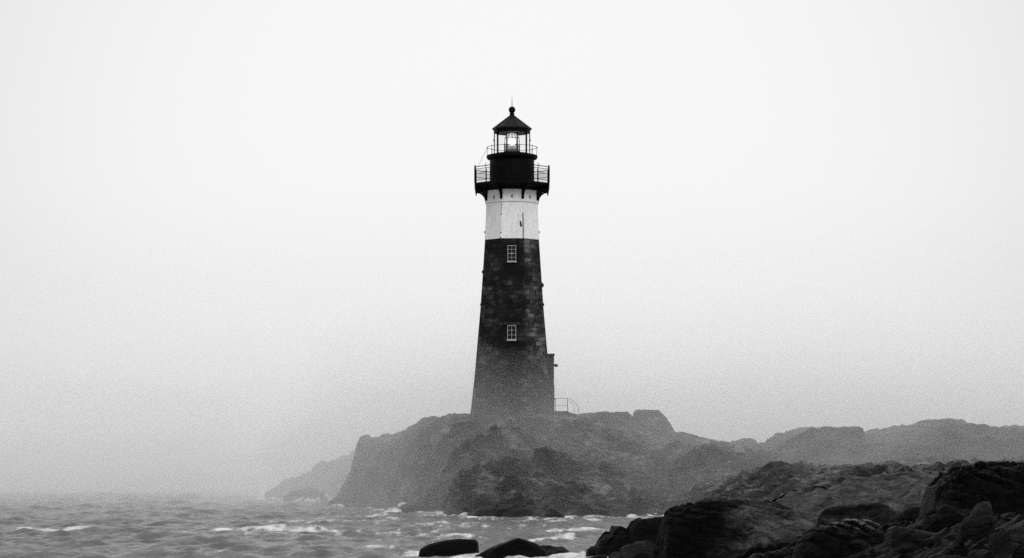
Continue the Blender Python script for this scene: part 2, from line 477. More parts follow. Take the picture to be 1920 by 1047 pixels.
def rock_mass(name, label, cat, prof, d, depth, mat, seed, res=0.09, amp=0.35, big=1.4, group=None, fwd=0.45, base=-1.2, crown=2.4, strat=0.0, joints=None, endf=0.05, seat=False):
    """prof: skyline in photo px; the rock stands at distance d with real depth; its front falls away rounder than its back"""
    a = np.array(prof, float)
    if seat:                                      # stands where the headland's slope meets its lower edge
        pm, pb = a[:, 0].mean(), a[:, 1].max()
        dd = np.arange(100.0, 187.0, 0.25)
        hit = np.nonzero(island_h(wx(pm, dd), dd) >= wz(pb, dd))[0]
        d = (dd[hit[0]] if len(hit) else d) + depth * 0.55
        yy = np.linspace(d - depth, d + depth * 0.8, 9)
        base = float(island_h(wx(pm, yy), yy).min()) - 0.35
    xs, zs = wx(a[:, 0], d), wz(a[:, 1], d)
    x0, x1 = xs[0], xs[-1]
    X, V = np.meshgrid(np.linspace(x0, x1, max(12, int((x1 - x0) / res))), np.linspace(-1, 1, max(14, int(2 * depth / res / 1.6))))
    Y = d + V * depth * np.where(V < 0, 1.0, 0.8)
    top = np.interp(X + 0.10 * depth * fbm(X * 0.8 / big, Y * 0.8 / big, seed + 9, 3), xs, zs)
    zb = np.interp(X, [x0, x1], [zs[0], zs[-1]])
    g = np.clip(1 - np.power(np.abs(V), crown), 0, 1)
    lat = np.clip(np.minimum(X - x0, x1 - X) / (0.18 * (x1 - x0)), 0, 1)
    end = np.clip(np.minimum(X - x0, x1 - X) / (endf * (x1 - x0)), 0, 1) ** 0.5
    Z = base + (top - base) * g * end
    Z = facet(X, V, Y, Z, seed, 40, 0.20)
    w = ss(0.0, 0.25, np.abs(V)) * 0.7 + 0.3
    Z = Z + amp * w * (rock_relief(X, Y, seed, big, 1.25) + 0.7 * rock_relief(X + 0.7 * Z, Y + Z, seed + 7, big * 0.35, 1.2)) * np.clip(lat + 0.25, 0, 1)
    if strat:                                    # bedding ledges
        ph = (Z * 0.9 + X * strat + 0.25 * fbm(X, Y, seed + 4, 4)) / 0.36
        fr = ph - np.floor(ph)
        Z = Z + 0.17 * (ss(0.0, 0.3, fr) * ss(1.0, 0.85, fr) - 0.5) * lat
    if joints is not None:                       # open joints running slantwise through the rock
        c = (X * math.cos(joints) + Z * math.sin(joints) + 0.3 * Y + 0.22 * fbm(X * 0.9, Z * 0.9 + Y * 0.4, seed + 8, 4)) / 0.42
        i = np.floor(c); o = c - i - (0.25 + 0.5 * _h(i, i * 0, 7, seed)); w_ = 0.5 + 0.9 * vn2(X * 0.8, Y * 0.8, seed + 12)
        Z = Z - 0.30 * w_ * np.exp(-(o / 0.12) ** 2) * lat
        Z = Z + 0.10 * (_h(i, i * 0, 9, seed) - 0.5) * lat
    edge = (np.abs(V) > 0.985)
    Z = np.where(edge, base, Z)
    me = grid_mesh(X, Y, Z, False)
    o = link(name, me, mat)
    cx, cy = (x0 + x1) / 2, d
    me.transform(__import__('mathutils').Matrix.Translation((-cx, -cy, -base)))
    o.location = (cx, cy, base)
    tag(o, label, cat, group, 'thing')
    ROCKS.append((X, Y, Z))
    return o


# on the headland
rock_mass('boulder', 'large flat topped boulder on the ridge to the right of the lighthouse', 'boulder',
          [(1182, 800), (1186, 776), (1192, 768), (1205, 766), (1215, 769), (1240, 770), (1252, 786), (1262, 800), (1272, 822)], 192, 2.2, mat_island, 101, 0.08, 0.25, 1.6, base=5.0)
rock_mass('boulder', 'small rounded boulder at the low dip of the ridge beside the hill', 'boulder',
          [(1372, 840), (1380, 827), (1390, 822), (1408, 822), (1418, 826), (1428, 842)], 189, 1.1, mat_island, 102, 0.07, 0.2, 1.0, base=4.2)
rock_mass('rock_slab', 'long grey slab halfway up the headland slope, largest of the pale slabs', 'rock slab',
          [(1180, 893), (1192, 872), (1205, 861), (1230, 855), (1262, 851), (1268, 862), (1272, 888)], 163, 2.6, mat_greyrock, 103, 0.08, 0.3, 1.4, base=1.4, strat=0.25, endf=0.3, seat=True)
rock_mass('rock_slab', 'broken grey slab just below the largest pale slab', 'rock slab',
          [(1130, 912), (1150, 899), (1180, 893), (1205, 890), (1246, 892), (1256, 906)], 158, 2.0, mat_greyrock, 104, 0.08, 0.3, 1.1, base=0.9, strat=-0.2, endf=0.3, seat=True)
rock_mass('rock_slab', 'small pale slab low on the slope right of the broken grey slab', 'rock slab',
          [(1268, 912), (1280, 903), (1296, 898), (1312, 905), (1325, 915)], 152, 1.5, mat_greyrock, 105, 0.07, 0.25, 0.9, base=0.9, endf=0.3, seat=True)
rock_mass('stone', 'small white slanting stone below the ridge dip', 'stone',
          [(1376, 836), (1382, 833), (1392, 838), (1397, 846)], 186.0, 0.5, mat_stonepale, 106, 0.05, 0.1, 0.6, base=4.6, seat=True)
rock_mass('rock', 'dark rock awash in foam off the far seaward point', 'rock',
          [(528, 934), (545, 924), (562, 915), (575, 912), (590, 916), (602, 924), (612, 940)], 212, 1.4, mat_island, 107, 0.1, 0.3, 1.2, base=-1.0)
rock_mass('rock', 'small dark rock ringed by foam at the foot of the headland', 'rock',
          [(832, 966), (838, 957), (850, 950), (860, 953), (866, 966)], 165, 0.9, mat_island, 108, 0.07, 0.2, 0.9, base=-0.8)
rock_mass('rock', 'low spur of rock running into the water beside the small foam ringed rock', 'rock',
          [(866, 975), (878, 962), (895, 952), (930, 946), (985, 947), (1040, 953), (1065, 972)], 158.5, 2.2, mat_island, 109, 0.09, 0.35, 1.6, base=-0.8)
rock_mass('rock', 'dark shoulder of rock where foam climbs the seaward foot of the headland', 'rock',
          [(738, 965), (748, 953), (765, 944), (790, 941), (825, 948), (842, 968)], 172, 2.2, mat_island, 110, 0.09, 0.35, 1.6, base=-0.8)

# pale slabs on the shore between the headland and the near rocks
rock_mass('rock_slab', 'low pale slab on the shore beneath the middle of the far hill', 'rock slab',
          [(1556, 914), (1575, 901), (1610, 896), (1640, 899), (1662, 906), (1670, 918)], 138, 1.6, mat_greyrock, 120, 0.06, 0.25, 0.8, base=1.0, strat=0.2, endf=0.3, seat=True)
rock_mass('rock_slab', 'pale slab nearest the left edge of the towering black outcrop', 'rock slab',
          [(1690, 930), (1705, 914), (1730, 908), (1752, 912), (1766, 926)], 126, 1.3, mat_greyrock, 121, 0.06, 0.25, 0.8, base=0.9, endf=0.3, seat=True)
rock_mass('rock_slab', 'pale ledge just behind the flat topped ledge of the near rocks', 'rock slab',
          [(1560, 950), (1580, 936), (1620, 930), (1660, 934), (1690, 948)], 116, 1.3, mat_greyrock, 122, 0.05, 0.25, 0.8, base=0.6, strat=-0.25, endf=0.3, seat=True)

# near rocks
rock_mass('sea_rock', 'black wedge shaped rock standing alone in white water', 'rock',
          [(781, 1042), (787, 1030), (800, 1021), (835, 1013), (868, 1009.5), (890, 1010.5), (897, 1016), (899, 1034), (903, 1044)], 97, 0.9, mat_black, 201, 0.03, 0.05, 1.2, base=-0.6)
rock_mass('sea_rock', 'black peaked rock in the water beside the wedge shaped rock', 'rock',
          [(868, 1064), (885, 1044), (902, 1036), (925, 1022), (945, 1010), (962, 1006), (985, 1012), (1008, 1021), (1026, 1034), (1032, 1060)], 93, 1.0, mat_black, 202, 0.03, 0.11, 0.8, base=-0.7)
rock_mass('sea_rock', 'low jagged rock behind the black peaked rock', 'rock',
          [(1005, 1042), (1014, 1018), (1030, 1019), (1040, 1025), (1056, 1022), (1072, 1032), (1084, 1036), (1092, 1046)], 97, 0.8, mat_slab, 203, 0.03, 0.2, 0.6, base=-0.6)
rock_mass('sea_rock', 'rounded black rock cut by the bottom edge beside the crag', 'rock',
          [(1076, 1062), (1084, 1044), (1100, 1039), (1122, 1040), (1135, 1036), (1142, 1062)], 91, 0.8, mat_black, 204, 0.03, 0.18, 0.6, base=-0.6)
rock_mass('crag', 'stepped black crag climbing out of the foam', 'crag',
          [(1090, 1040), (1096, 1029), (1106, 1019), (1120, 1016), (1127, 1001), (1138, 990), (1147, 988), (1151, 976), (1164, 973), (1177, 979), (1184, 967), (1200, 962), (1240, 961), (1262, 960), (1290, 985), (1300, 1040)], 96, 1.9, mat_black, 205, 0.04, 0.26, 1.0, base=-0.7, crown=3.0)
rock_mass('rock_slab', 'grey striped slab lying at the foot of the crag', 'rock slab',
          [(1128, 1064), (1140, 1046), (1160, 1032), (1190, 1021), (1226, 1017), (1240, 1022), (1256, 1040), (1262, 1064)], 87, 0.8, mat_slab, 206, 0.03, 0.2, 0.7, base=-0.2, strat=0.35)
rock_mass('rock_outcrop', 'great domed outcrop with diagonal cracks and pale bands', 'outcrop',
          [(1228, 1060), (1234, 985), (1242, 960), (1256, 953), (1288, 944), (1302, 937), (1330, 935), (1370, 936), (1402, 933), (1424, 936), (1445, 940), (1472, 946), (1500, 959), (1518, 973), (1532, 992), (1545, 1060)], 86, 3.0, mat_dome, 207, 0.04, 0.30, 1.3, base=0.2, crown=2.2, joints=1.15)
rock_mass('rock_ledge', 'flat topped ledge behind the pale topped boulder', 'ledge',
          [(1526, 1005), (1536, 966), (1548, 952), (1580, 948), (1615, 946), (1650, 945), (1668, 951), (1684, 966), (1700, 990)], 82, 1.4, mat_slab, 208, 0.035, 0.25, 0.9, base=0.3, joints=1.75)
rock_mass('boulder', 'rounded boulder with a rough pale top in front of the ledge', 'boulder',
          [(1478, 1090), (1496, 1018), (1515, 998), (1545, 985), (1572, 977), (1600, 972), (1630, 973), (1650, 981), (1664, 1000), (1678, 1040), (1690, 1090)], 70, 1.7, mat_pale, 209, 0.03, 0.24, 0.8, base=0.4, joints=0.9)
rock_mass('rock', 'low dark rock running away from the pale topped boulder', 'rock',
          [(1655, 1070), (1664, 992), (1690, 985), (1715, 990), (1745, 996), (1790, 1004), (1830, 1012), (1870, 1050)], 66, 1.6, mat_black, 210, 0.03, 0.26, 0.7, base=0.6)
rock_mass('rock_outcrop', 'towering black outcrop at the landward edge', 'outcrop',
          [(1722, 985), (1738, 938), (1750, 910), (1768, 891), (1790, 880), (1812, 871), (1850, 863), (1900, 858), (1960, 846), (2040, 850), (2100, 900)], 72, 3.2, mat_black, 211, 0.05, 0.4, 1.6, base=0.6, crown=2.8, joints=1.0)
rock_mass('standing_stone', 'upright grey stone leaning against the towering black outcrop', 'stone',
          [(1790, 1020), (1802, 975), (1815, 958), (1829, 951), (1833, 934), (1846, 930), (1856, 935), (1857, 962), (1862, 985), (1868, 1020)], 63, 0.8, mat_slab, 212, 0.03, 0.12, 0.6, base=1.2, crown=3.0)
rock_mass('rock', 'dark rock with a pale rim below the towering black outcrop', 'rock',
          [(1850, 1060), (1860, 1002), (1885, 993), (1905, 988), (1940, 990), (1980, 1040)], 58, 0.9, mat_slab, 213, 0.03, 0.2, 0.6, base=1.0)
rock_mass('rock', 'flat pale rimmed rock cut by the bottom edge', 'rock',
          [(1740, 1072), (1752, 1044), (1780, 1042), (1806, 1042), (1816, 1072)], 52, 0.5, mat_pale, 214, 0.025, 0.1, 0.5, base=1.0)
rock_mass('rock', 'dark rock lying between the ledge and the towering black outcrop', 'rock',
          [(1672, 1000), (1684, 962), (1705, 950), (1728, 948), (1752, 955), (1775, 990)], 80, 1.3, mat_black, 215, 0.035, 0.3, 0.9, base=0.6)

# ------------------------------------------------------------------ lighthouse
lh = bpy.data.objects.new('lighthouse', None); COL.objects.link(lh)
lh.location = (0, DT, zt(776)); bpy.context.view_layer.update()
tag(lh, 'tall dark stone lighthouse with a white band, black galleries and a lit lantern', 'lighthouse')
O8 = RAD(22.5); C8 = 1 / math.cos(O8); cT = (0, DT)
HW = [(785, 78.5), (775, 77), (710, 70), (644, 64.3), (580, 58.8), (520, 54.8), (452, 50.4), (384, 47.6), (352, 45.2)]


def ap(py): return float(np.interp(py, [p for p, _ in HW][::-1], [h for _, h in HW][::-1])) * S


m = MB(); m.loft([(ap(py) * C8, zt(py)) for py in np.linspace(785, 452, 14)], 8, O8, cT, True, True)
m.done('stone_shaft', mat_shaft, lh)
m = MB(); m.loft([((ap(py) + 0.012) * C8, zt(py)) for py in np.linspace(451.7, 349, 8)], 8, O8, cT, True, True)
m.done('white_band', mat_white, lh)
m = MB(); m.loft([((48.2 * S) * C8, zt(384)), (49.4 * S * C8, zt(382.6)), (49.4 * S * C8, zt(380)), (47.5 * S * C8, zt(378.6))], 8, O8, cT)
m.done('moulding', white_material('moulding paint', 1.6), lh)
# slits under the gallery
for k in range(8):
    a = -math.pi / 2 + k * math.pi / 4
    r = ap(373) + 0.014
    cx, cy = r * math.cos(a), DT + r * math.sin(a)
    m = MB(); m.box(-0.045, 0.045, -0.03, 0.03, -0.13, 0.13)
    o = m.done('vent', mat_iron, lh)
    o.matrix_parent_inverse.identity(); o.location = (cx, cy - DT, zt(373.5) - lh.location.z); o.rotation_euler = (0, 0, a + math.pi / 2)


# windows on the facing side
def window(px0, px1, py0, py1, rows, lintel):
    yf = DT - ap(py1) - 0.03
    x0, x1, z0, z1 = wx(px0, DT - ap(py1)), wx(px1, DT - ap(py1)), wz(py1, DT - ap(py1)), wz(py0, DT - ap(py1))
    t = 0.042
    m = MB()
    m.box(x0, x0 + t, yf - 0.05, yf + 0.18, z0, z1).box(x1 - t, x1, yf - 0.05, yf + 0.18, z0, z1)
    m.box(x0 + t, x1 - t, yf - 0.05, yf + 0.18, z1 - t, z1).box(x0 + t, x1 - t, yf - 0.05, yf + 0.18, z0, z0 + t * 1.2)
    w = m.done('window', mat_frame, lh)
    m = MB(); b = 0.013
    xm = (x0 + x1) / 2
    m.box(xm - b, xm + b, yf - 0.02, yf + 0.02, z0 + t, z1 - t)
    for i in range(1, rows):
        z = z0 + (z1 - z0) * i / rows
        bb = 0.024 if (i * 2 == rows) else b
        m.box(x0 + t, xm - b, yf - 0.021, yf + 0.021, z - bb, z + bb).box(xm + b, x1 - t, yf - 0.021, yf + 0.021, z - bb, z + bb)
    m.done('glazing_bars', mat_frame, w)
    m = MB(); m.box(x0 + t, x1 - t, yf + 0.03, yf + 0.06, z0 + t, z1 - t); m.done('pane', mat_pane, w)
    m = MB(); m.box(x0 - 0.05, x1 + 0.05, yf - 0.11, yf + 0.1, z0 - 0.085, z0 - 0.003); m.done('sill', mat_frame, w)
    if lintel:
        m = MB(); m.box(x0 - 0.28, x1 + 0.3, yf - 0.03, yf + 0.3, z1 + 0.02, z1 + 0.24); m.done('lintel', mat_porch, w)


window(951.6, 967.6, 460.5, 490.5, 4, False)
window(951.2, 967.6, 610.5, 637.5, 3, True)

# lightning conductor, brackets and lumps on the faces
fx = lambda py: ap(py) * math.tan(O8)
m = MB(); m.tube([(fx(404) + 0.01, DT - ap(404) - 0.04, zt(404)), (fx(428) + 0.02, DT - ap(428) - 0.045, zt(428)), (fx(452), DT - ap(452) - 0.04, zt(452))], 0.035, 6); m.done('conductor_cable', mat_iron, lh)
m = MB(); m.tube([(-fx(383), DT - ap(383) - 0.02, zt(385)), (-fx(407), DT - ap(407) - 0.02, zt(408))], 0.018, 6); m.done('conductor_cable', mat_iron, lh)
m = MB(); m.tube([(0.66, DT - ap(421) - 0.02, zt(420)), (0.70, DT - ap(425) - 0.05, zt(425)), (0.73, DT - ap(429) - 0.02, zt(429))], [0.045, 0.06, 0.075], 8); m.done('iron_hook', mat_iron, lh)
for px, py, r in ((-1, 437, .09), (1, 437, .09), (1, 536, .15), (1, 572, .09), (-1, 511, .10), (-1, 572, .07)):
    m = MB(); m.box(px * ap(py) - r, px * ap(py) + r, DT - 0.5 - r, DT - 0.5 + r, zt(py) - r * 1.3, zt(py) + r * 1.3)
    bmesh.ops.bevel(m.bm, geom=m.bm.edges[:], offset=r * 0.5, segments=2, affect='EDGES')
    m.done('iron_bracket', mat_iron, lh)
for px, py in ((-fx(407), 407), (-fx(440), 441), (-fx(450), 450)):
    m = MB(); m.ball((px, DT - ap(py) - 0.01, zt(py)), 0.055, 8, 6); m.done('bolt', mat_iron, lh)

# lower gallery
AG = 68.6 * S
m = MB(); m.loft([(AG * 0.93 * C8, zt(354)), (AG * 1.02 * C8, zt(350.5)), (AG * 1.02 * C8, zt(347)), (AG * C8, zt(346.2))], 8, O8, cT); m.done('gallery_deck', mat_iron, lh)
m = MB(); m.loft([(ap(356) * C8 + 0.02, zt(360)), (AG * 0.80 * C8, zt(353.8))], 8, O8, cT); m.done('gallery_soffit', mat_iron, lh)
corners = [(AG * C8 * math.cos(O8 + k * math.pi / 4), DT + AG * C8 * math.sin(O8 + k * math.pi / 4)) for k in range(8)]
for k, (x, y) in enumerate(corners):
    m = MB(); m.tube([(x, y, zt(346.5)), (x, y, zt(316))], 0.075, 8).tube([(x, y, zt(316)), (x, y, zt(312.3))], [0.06, 0.012], 8); m.done('railing_post', mat_iron, lh)
    m = MB(); m.tube([(x * 0.985, DT + (y - DT) * 0.985, zt(353)), (x * 0.985, DT + (y - DT) * 0.985, zt(360)), (x * 0.985, DT + (y - DT) * 0.985, zt(365.5))], [0.10, 0.07, 0.012], 8); m.done('pendant', mat_iron, lh)
    x2, y2 = corners[(k + 1) % 8]
    for f in (0.5,):
        xm, ym = x + (x2 - x) * f, y + (y2 - y) * f
        m = MB(); m.tube([(xm, ym, zt(346.5)), (xm, ym, zt(313))], 0.03, 6).tube([(xm, ym, zt(313)), (xm, ym, zt(310.5))], [0.03, 0.01], 6); m.done('railing_post', mat_iron, lh)
for py, r in ((316.5, 0.035), (320.8, 0.022), (329, 0.022), (342, 0.025)):
    m = MB(); m.tube([(x, y, zt(py)) for x, y in corners], r, 6, True); m.done('rail', mat_iron, lh)
m = MB()
for k in range(8):
    (x, y), (x2, y2) = corners[k], corners[(k + 1) % 8]
    n = 22
    for i in range(1, n):
        f = i / n
        xm, ym = x + (x2 - x) * f, y + (y2 - y) * f
        m.tube([(xm, ym, zt(342)), (xm, ym, zt(320.8))], 0.0085, 4)
m.done('wire_mesh', mat_iron, lh)
# brackets under the deck, one at every corner of the tower
arc = []
r_in, r_out, zb, ztop, zo = ap(376) * C8 - 0.02, AG * C8 * 0.985, zt(378), zt(352), zt(359.5)
for k in range(8):
    a = O8 + k * math.pi / 4
    ca, sa = math.cos(a), math.sin(a)
    mp = lambda r, z, o: (r * ca - o * sa, DT + r * sa + o * ca, z)
    arcp = [(r_in + 0.16 + (r_out - r_in - 0.16) * (1 - math.cos(t)), zb + (zo - zb) * math.sin(t)) for t in np.linspace(0, math.pi / 2, 9)]
    out = [(r_in, ztop), (r_in, zb)] + arcp + [(r_out, ztop)]
    m = MB()
    # arc rib, wall leg and top leg as one casting pierced by small openings
    m.plate([(r_in, ztop), (r_in, zb), (r_in + 0.16, zb), (r_in + 0.16, ztop)], mp, 0.17)
    m.plate([(r_in + 0.16, ztop), (r_in + 0.16, zt(359.5)), (r_out, zt(358.0)), (r_out, ztop)], mp, 0.15)
    inner = [(r - 0.05 * math.sin(t) - 0.10 * (1 - math.sin(t)) * 0, z + 0.10) for (r, z), t in zip(arcp, np.linspace(0, math.pi / 2, 9))]
    for i in range(8):
        (a0, b0), (a1, b1) = arcp[i], arcp[i + 1]
        m.plate([(a0, b0), (a1, b1), (a1 - 0.03, b1 + 0.13), (a0 - 0.03, b0 + 0.13)], mp, 0.13)
    for f in (0.22, 0.45):
        m.plate([(r_in + 0.16, zt(360) - 0.55 * f * 1.0 - 0.03), (r_in + 0.16, zt(360) - 0.55 * f + 0.03), (r_in + 0.52, zt(359.5)), (r_in + 0.45, zt(359.5))], mp, 0.08)
    m.done('bracket', mat_iron, lh)

# watch room, upper gallery, lantern
m = MB(); m.loft([(42.0 * S, zt(348)), (41.6 * S, zt(299))], 40, 0, cT); m.done('watch_room', mat_iron, lh, False)
m = MB(); m.loft([(42 * S, zt(301)), (46.5 * S, zt(298.5)), (47.8 * S, zt(296.5)), (47.8 * S, zt(293)), (47.2 * S, zt(292.2)), (30 * S, zt(291.8))], 48, 0, cT); m.done('upper_deck', mat_iron, lh)
RU = 46.6 * S
for k in range(10):
    a = k * math.pi / 5
    x, y = RU * math.cos(a), DT + RU * math.sin(a)
    m = MB(); m.tube([(x, y, zt(292.5)), (x, y, zt(277))], 0.022, 6).ball((x, y, zt(277)), 0.05, 8, 6); m.done('upper_railing_post', mat_iron, lh)
m = MB(); m.tube([(RU * math.cos(t), DT + RU * math.sin(t), zt(277)) for t in np.linspace(0, 2 * math.pi, 49)[:-1]], 0.02, 6, True); m.done('upper_rail', mat_iron, lh)
m = MB(); m.tube([(-RU, DT, zt(277.5)), (-AG * 0.93, DT - 0.9, zt(316))], 0.012, 5); m.done('stay_wire', mat_rail, lh)
RL = 33.2 * S
m = MB(); m.loft([(RL * 1.02, zt(292.2)), (RL * 1.02, zt(288.8))], 10, 0, cT); m.done('lantern_kerb', mat_iron, lh)
gl = MB(); gl.loft([(RL * 0.985, zt(288.8)), (RL * 0.985, zt(245))], 10, 0, cT, False); gl.done('lantern_glass', mat_glass, lh)
for k in range(10):
    a = k * math.pi / 5
    x, y = RL * math.cos(a), DT + RL * math.sin(a)
    m = MB(); m.tube([(x, y, zt(289)), (x, y, zt(244.5))], 0.075 if k in (1, 4, 6, 9) else 0.045, 6); m.done('lantern_mullion', mat_iron, lh)
for sx in (-1, 1):
    m = MB(); m.ball((sx * RL * 1.02, DT - 0.02, zt(263.5)), 0.075, 8, 6); m.done('grab_handle', mat_iron, lh)
m = MB(); m.loft([(RL * 1.01, zt(250.5)), (RL * 1.03, zt(244))], 10, 0, cT, False); m.loft([(RL * 0.95, zt(250.5)), (RL * 0.95, zt(244))], 10, 0, cT, False); m.done('lantern_frieze', mat_iron, lh)
m = MB(); m.loft([(RL * 1.0, zt(246.5)), (36.0 * S, zt(244.3)), (37.2 * S, zt(242.6)), (37.0 * S, zt(241.6)), (21.5 * S, zt(230)), (6.0 * S, zt(218.5))], 10, 0, cT); rf = m.done('lantern_roof', mat_roof, lh)
m = MB()
for k in range(10):
    a = k * math.pi / 5
    m.tube([(37.0 * S * math.cos(a), DT + 37.0 * S * math.sin(a), zt(241.8)), (6.0 * S * math.cos(a), DT + 6.0 * S * math.sin(a), zt(218.6))], 0.028, 5)
m.done('roof_seams', mat_iron, rf)
m = MB(); m.loft([(6.4 * S, zt(219.5)), (6.0 * S, zt(217.4)), (4.0 * S, zt(216)), (3.6 * S, zt(215.3)), (4.9 * S, zt(214.2)), (4.9 * S, zt(213)), (3.4 * S, zt(212)), (3.4 * S, zt(211))], 20, 0, cT); m.done('ventilator_neck', mat_iron, rf)
m = MB(); m.ball((0, DT, zt(206.3)), 6.4 * S, 24, 16, 0.98); m.done('ventilator_ball', mat_iron, rf, True)
m = MB(); m.tube([(0, DT, zt(201)), (0, DT, zt(192)), (0, DT, zt(180))], [0.035, 0.025, 0.006], 6); m.done('lightning_rod', mat_iron, rf)
# optic
op = MB(); op.loft([(15 * S, zt(291.5)), (15 * S, zt(284)), (10 * S, zt(283.5)), (10 * S, zt(279))], 20, 0, cT); op = op.done('optic_pedestal', mat_iron, lh)
RO = 14.3 * S
lens = MB(); lens.loft([(RO, zt(284)), (RO, zt(262)), (RO * 0.93, zt(258)), (RO * 0.6, zt(252)), (RO * 0.3, zt(250.5))], 24, 0, cT, False); lens = lens.done('lens', mat_lens, lh, True)
m = MB()
for k in range(10):
    a = (k + 0.5) * math.pi / 5
    m.tube([(r * math.cos(a), DT + r * math.sin(a), z) for r, z in ((RO, zt(284)), (RO, zt(262)), (RO * 0.93, zt(258)), (RO * 0.6, zt(252)))], 0.025, 5)
for py in (282, 279, 276, 273.5, 259.5):
    rr = RO if py > 262 else RO * 0.96
    m.tube([(rr * math.cos(t), DT + rr * math.sin(t), zt(py)) for t in np.linspace(0, 2 * math.pi, 25)[:-1]], 0.022, 4, True)
m.done('lens_frame', mat_iron, lens)
m = MB(); m.ball((0, DT, zt(266.8)), 5.8 * S, 20, 14); m.done('lamp', mat_lamp, lh, True)

# porch on the landward side
xp = 78.2 * S
m = MB(); m.box(2.2, xp, DT - 1.35, DT + 1.35, zt(785), zt(668)).box(2.2, xp + 0.05, DT - 1.42, DT + 1.42, zt(667.9), zt(664.8)); pc = m.done('porch', mat_porch, lh)
m = MB(); m.box(xp + 0.003, xp + 0.05, DT - 0.5, DT + 0.5, zt(773), zt(722)); dr = m.done('door', mat_iron, pc)
m = MB(); m.ball((xp + 0.09, DT - 0.36, zt(749)), 0.05, 8, 6); m.done('handle', mat_rail, dr)
m = MB(); m.tube([(xp, DT - 1.0, zt(685)), (xp + 0.16, DT - 1.0, zt(684.6))], 0.035, 6).loft([(0.13, zt(689)), (0.17, zt(686.5)), (0.05, zt(683.5))], 12, 0, (xp + 0.17, DT - 1.0)); m.done('porch_lamp', mat_iron, pc)

# landing and its handrail
m = MB(); m.box(xp + 0.06, wx(1066, DT), DT - 1.2, DT + 1.2, zt(790), zt(771.6)); m.box(wx(1066.1, DT), wx(1073, DT), DT - 1.2, DT + 1.2, zt(790), zt(774.5)).box(wx(1073.1, DT), wx(1080, DT), DT - 1.2, DT + 1.2, zt(790), zt(777.3))
ld = m.done('stone_landing', mat_porch); tag(ld, 'stone landing with steps at the porch of the lighthouse', 'steps')
hr = bpy.data.objects.new('handrail', None); COL.objects.link(hr); hr.location = (wx(1060, DT), DT - 1.05, zt(771.6)); bpy.context.view_layer.update()
tag(hr, 'thin metal handrail curving down over the steps beside the porch', 'handrail')
yr = DT - 1.05
cur = [(1064, 748), (1070, 750), (1076, 754.5), (1081, 760), (1084.3, 766), (1084.6, 777)]
m = MB(); m.tube([(xp + 0.05, yr, zt(748))] + [(wx(a, DT), yr, zt(b)) for a, b in cur], 0.02, 6); m.done('top_rail', mat_rail, hr)
m = MB(); m.tube([(xp + 0.05, yr, zt(761.5)), (wx(1063.5, DT), yr, zt(761.5))], 0.016, 6); m.done('middle_rail', mat_rail, hr)
m = MB(); m.tube([(wx(1065, DT), yr, zt(752)), (wx(1071, DT), yr, zt(756)), (wx(1076.3, DT), yr, zt(761)), (wx(1076.5, DT), yr, zt(777))], 0.014, 6); m.done('middle_rail', mat_rail, hr)
for px, b in ((1063.6, 771.6), (1041, 771.6)):
    m = MB(); m.tube([(wx(px, DT), yr, zt(748)), (wx(px, DT), yr, zt(b))], 0.03, 6); m.done('rail_post', mat_rail, hr)

# ------------------------------------------------------------------ sea
def ext(a, b, st, lo, hi, g=1.22):
    mid = list(axis(a, b, st)); s = st; v = b
    while v < hi: s *= g; v += s; mid.append(v)
    s = st; v = a; pre = []
    while v > lo: s *= g; v -= s; pre.append(v)
    return np.array(pre[::-1] + mid)


xs = ext(-60, 30, 0.24, -1500, 1500); ys = ext(86, 255, 0.28, -10, 3200)
X, Y = np.meshgrid(xs, ys)
# where land is, on a raster: for surf
rx, ry = axis(-70, 40, 0.4), axis(80, 330, 0.4)
RX, RY = np.meshgrid(rx, ry)
land = island_h(RX, RY) > 0.25
land |= (shore_h(RX, RY) > 0.2) & (RY < 112)
for (PX, PY, PZ) in ROCKS:
    if PX.min() > 12 or PZ.min() > 0.5: continue
    mk = PZ > 0.1
    ii = np.clip(((PY[mk] - 80) / 0.4).astype(int), 0, len(ry) - 1); jj = np.clip(((PX[mk] + 70) / 0.4).astype(int), 0, len(rx) - 1)
    land[ii, jj] = True


def blur(a, n):
    for ax in (0, 1):
        for _ in range(2):
            c = np.cumsum(np.pad(a, [(n + 1, n) if i == ax else (0, 0) for i in (0, 1)], mode='edge'), axis=ax)
            a = (np.take(c, range(2 * n + 1, c.shape[ax]), ax) - np.take(c, range(0, c.shape[ax] - 2 * n - 1), ax)) / (2 * n + 1)
    return a


lf = land.astype(float)
near1, near2 = blur(lf, 2), blur(lf, 9)


def samp(R, X, Y):
    u = np.clip((X + 70) / 0.4, 0, len(rx) - 1.01); v = np.clip((Y - 80) / 0.4, 0, len(ry) - 1.01)
    i, j = v.astype(int), u.astype(int); fu, fv = u - j, v - i
    r = (R[i, j] * (1 - fu) + R[i, j + 1] * fu) * (1 - fv) + (R[i + 1, j] * (1 - fu) + R[i + 1, j + 1] * fu) * fv
    inside = (X > -70) & (X < 40) & (Y > 80) & (Y < 330)
    return np.where(inside, r, 0)


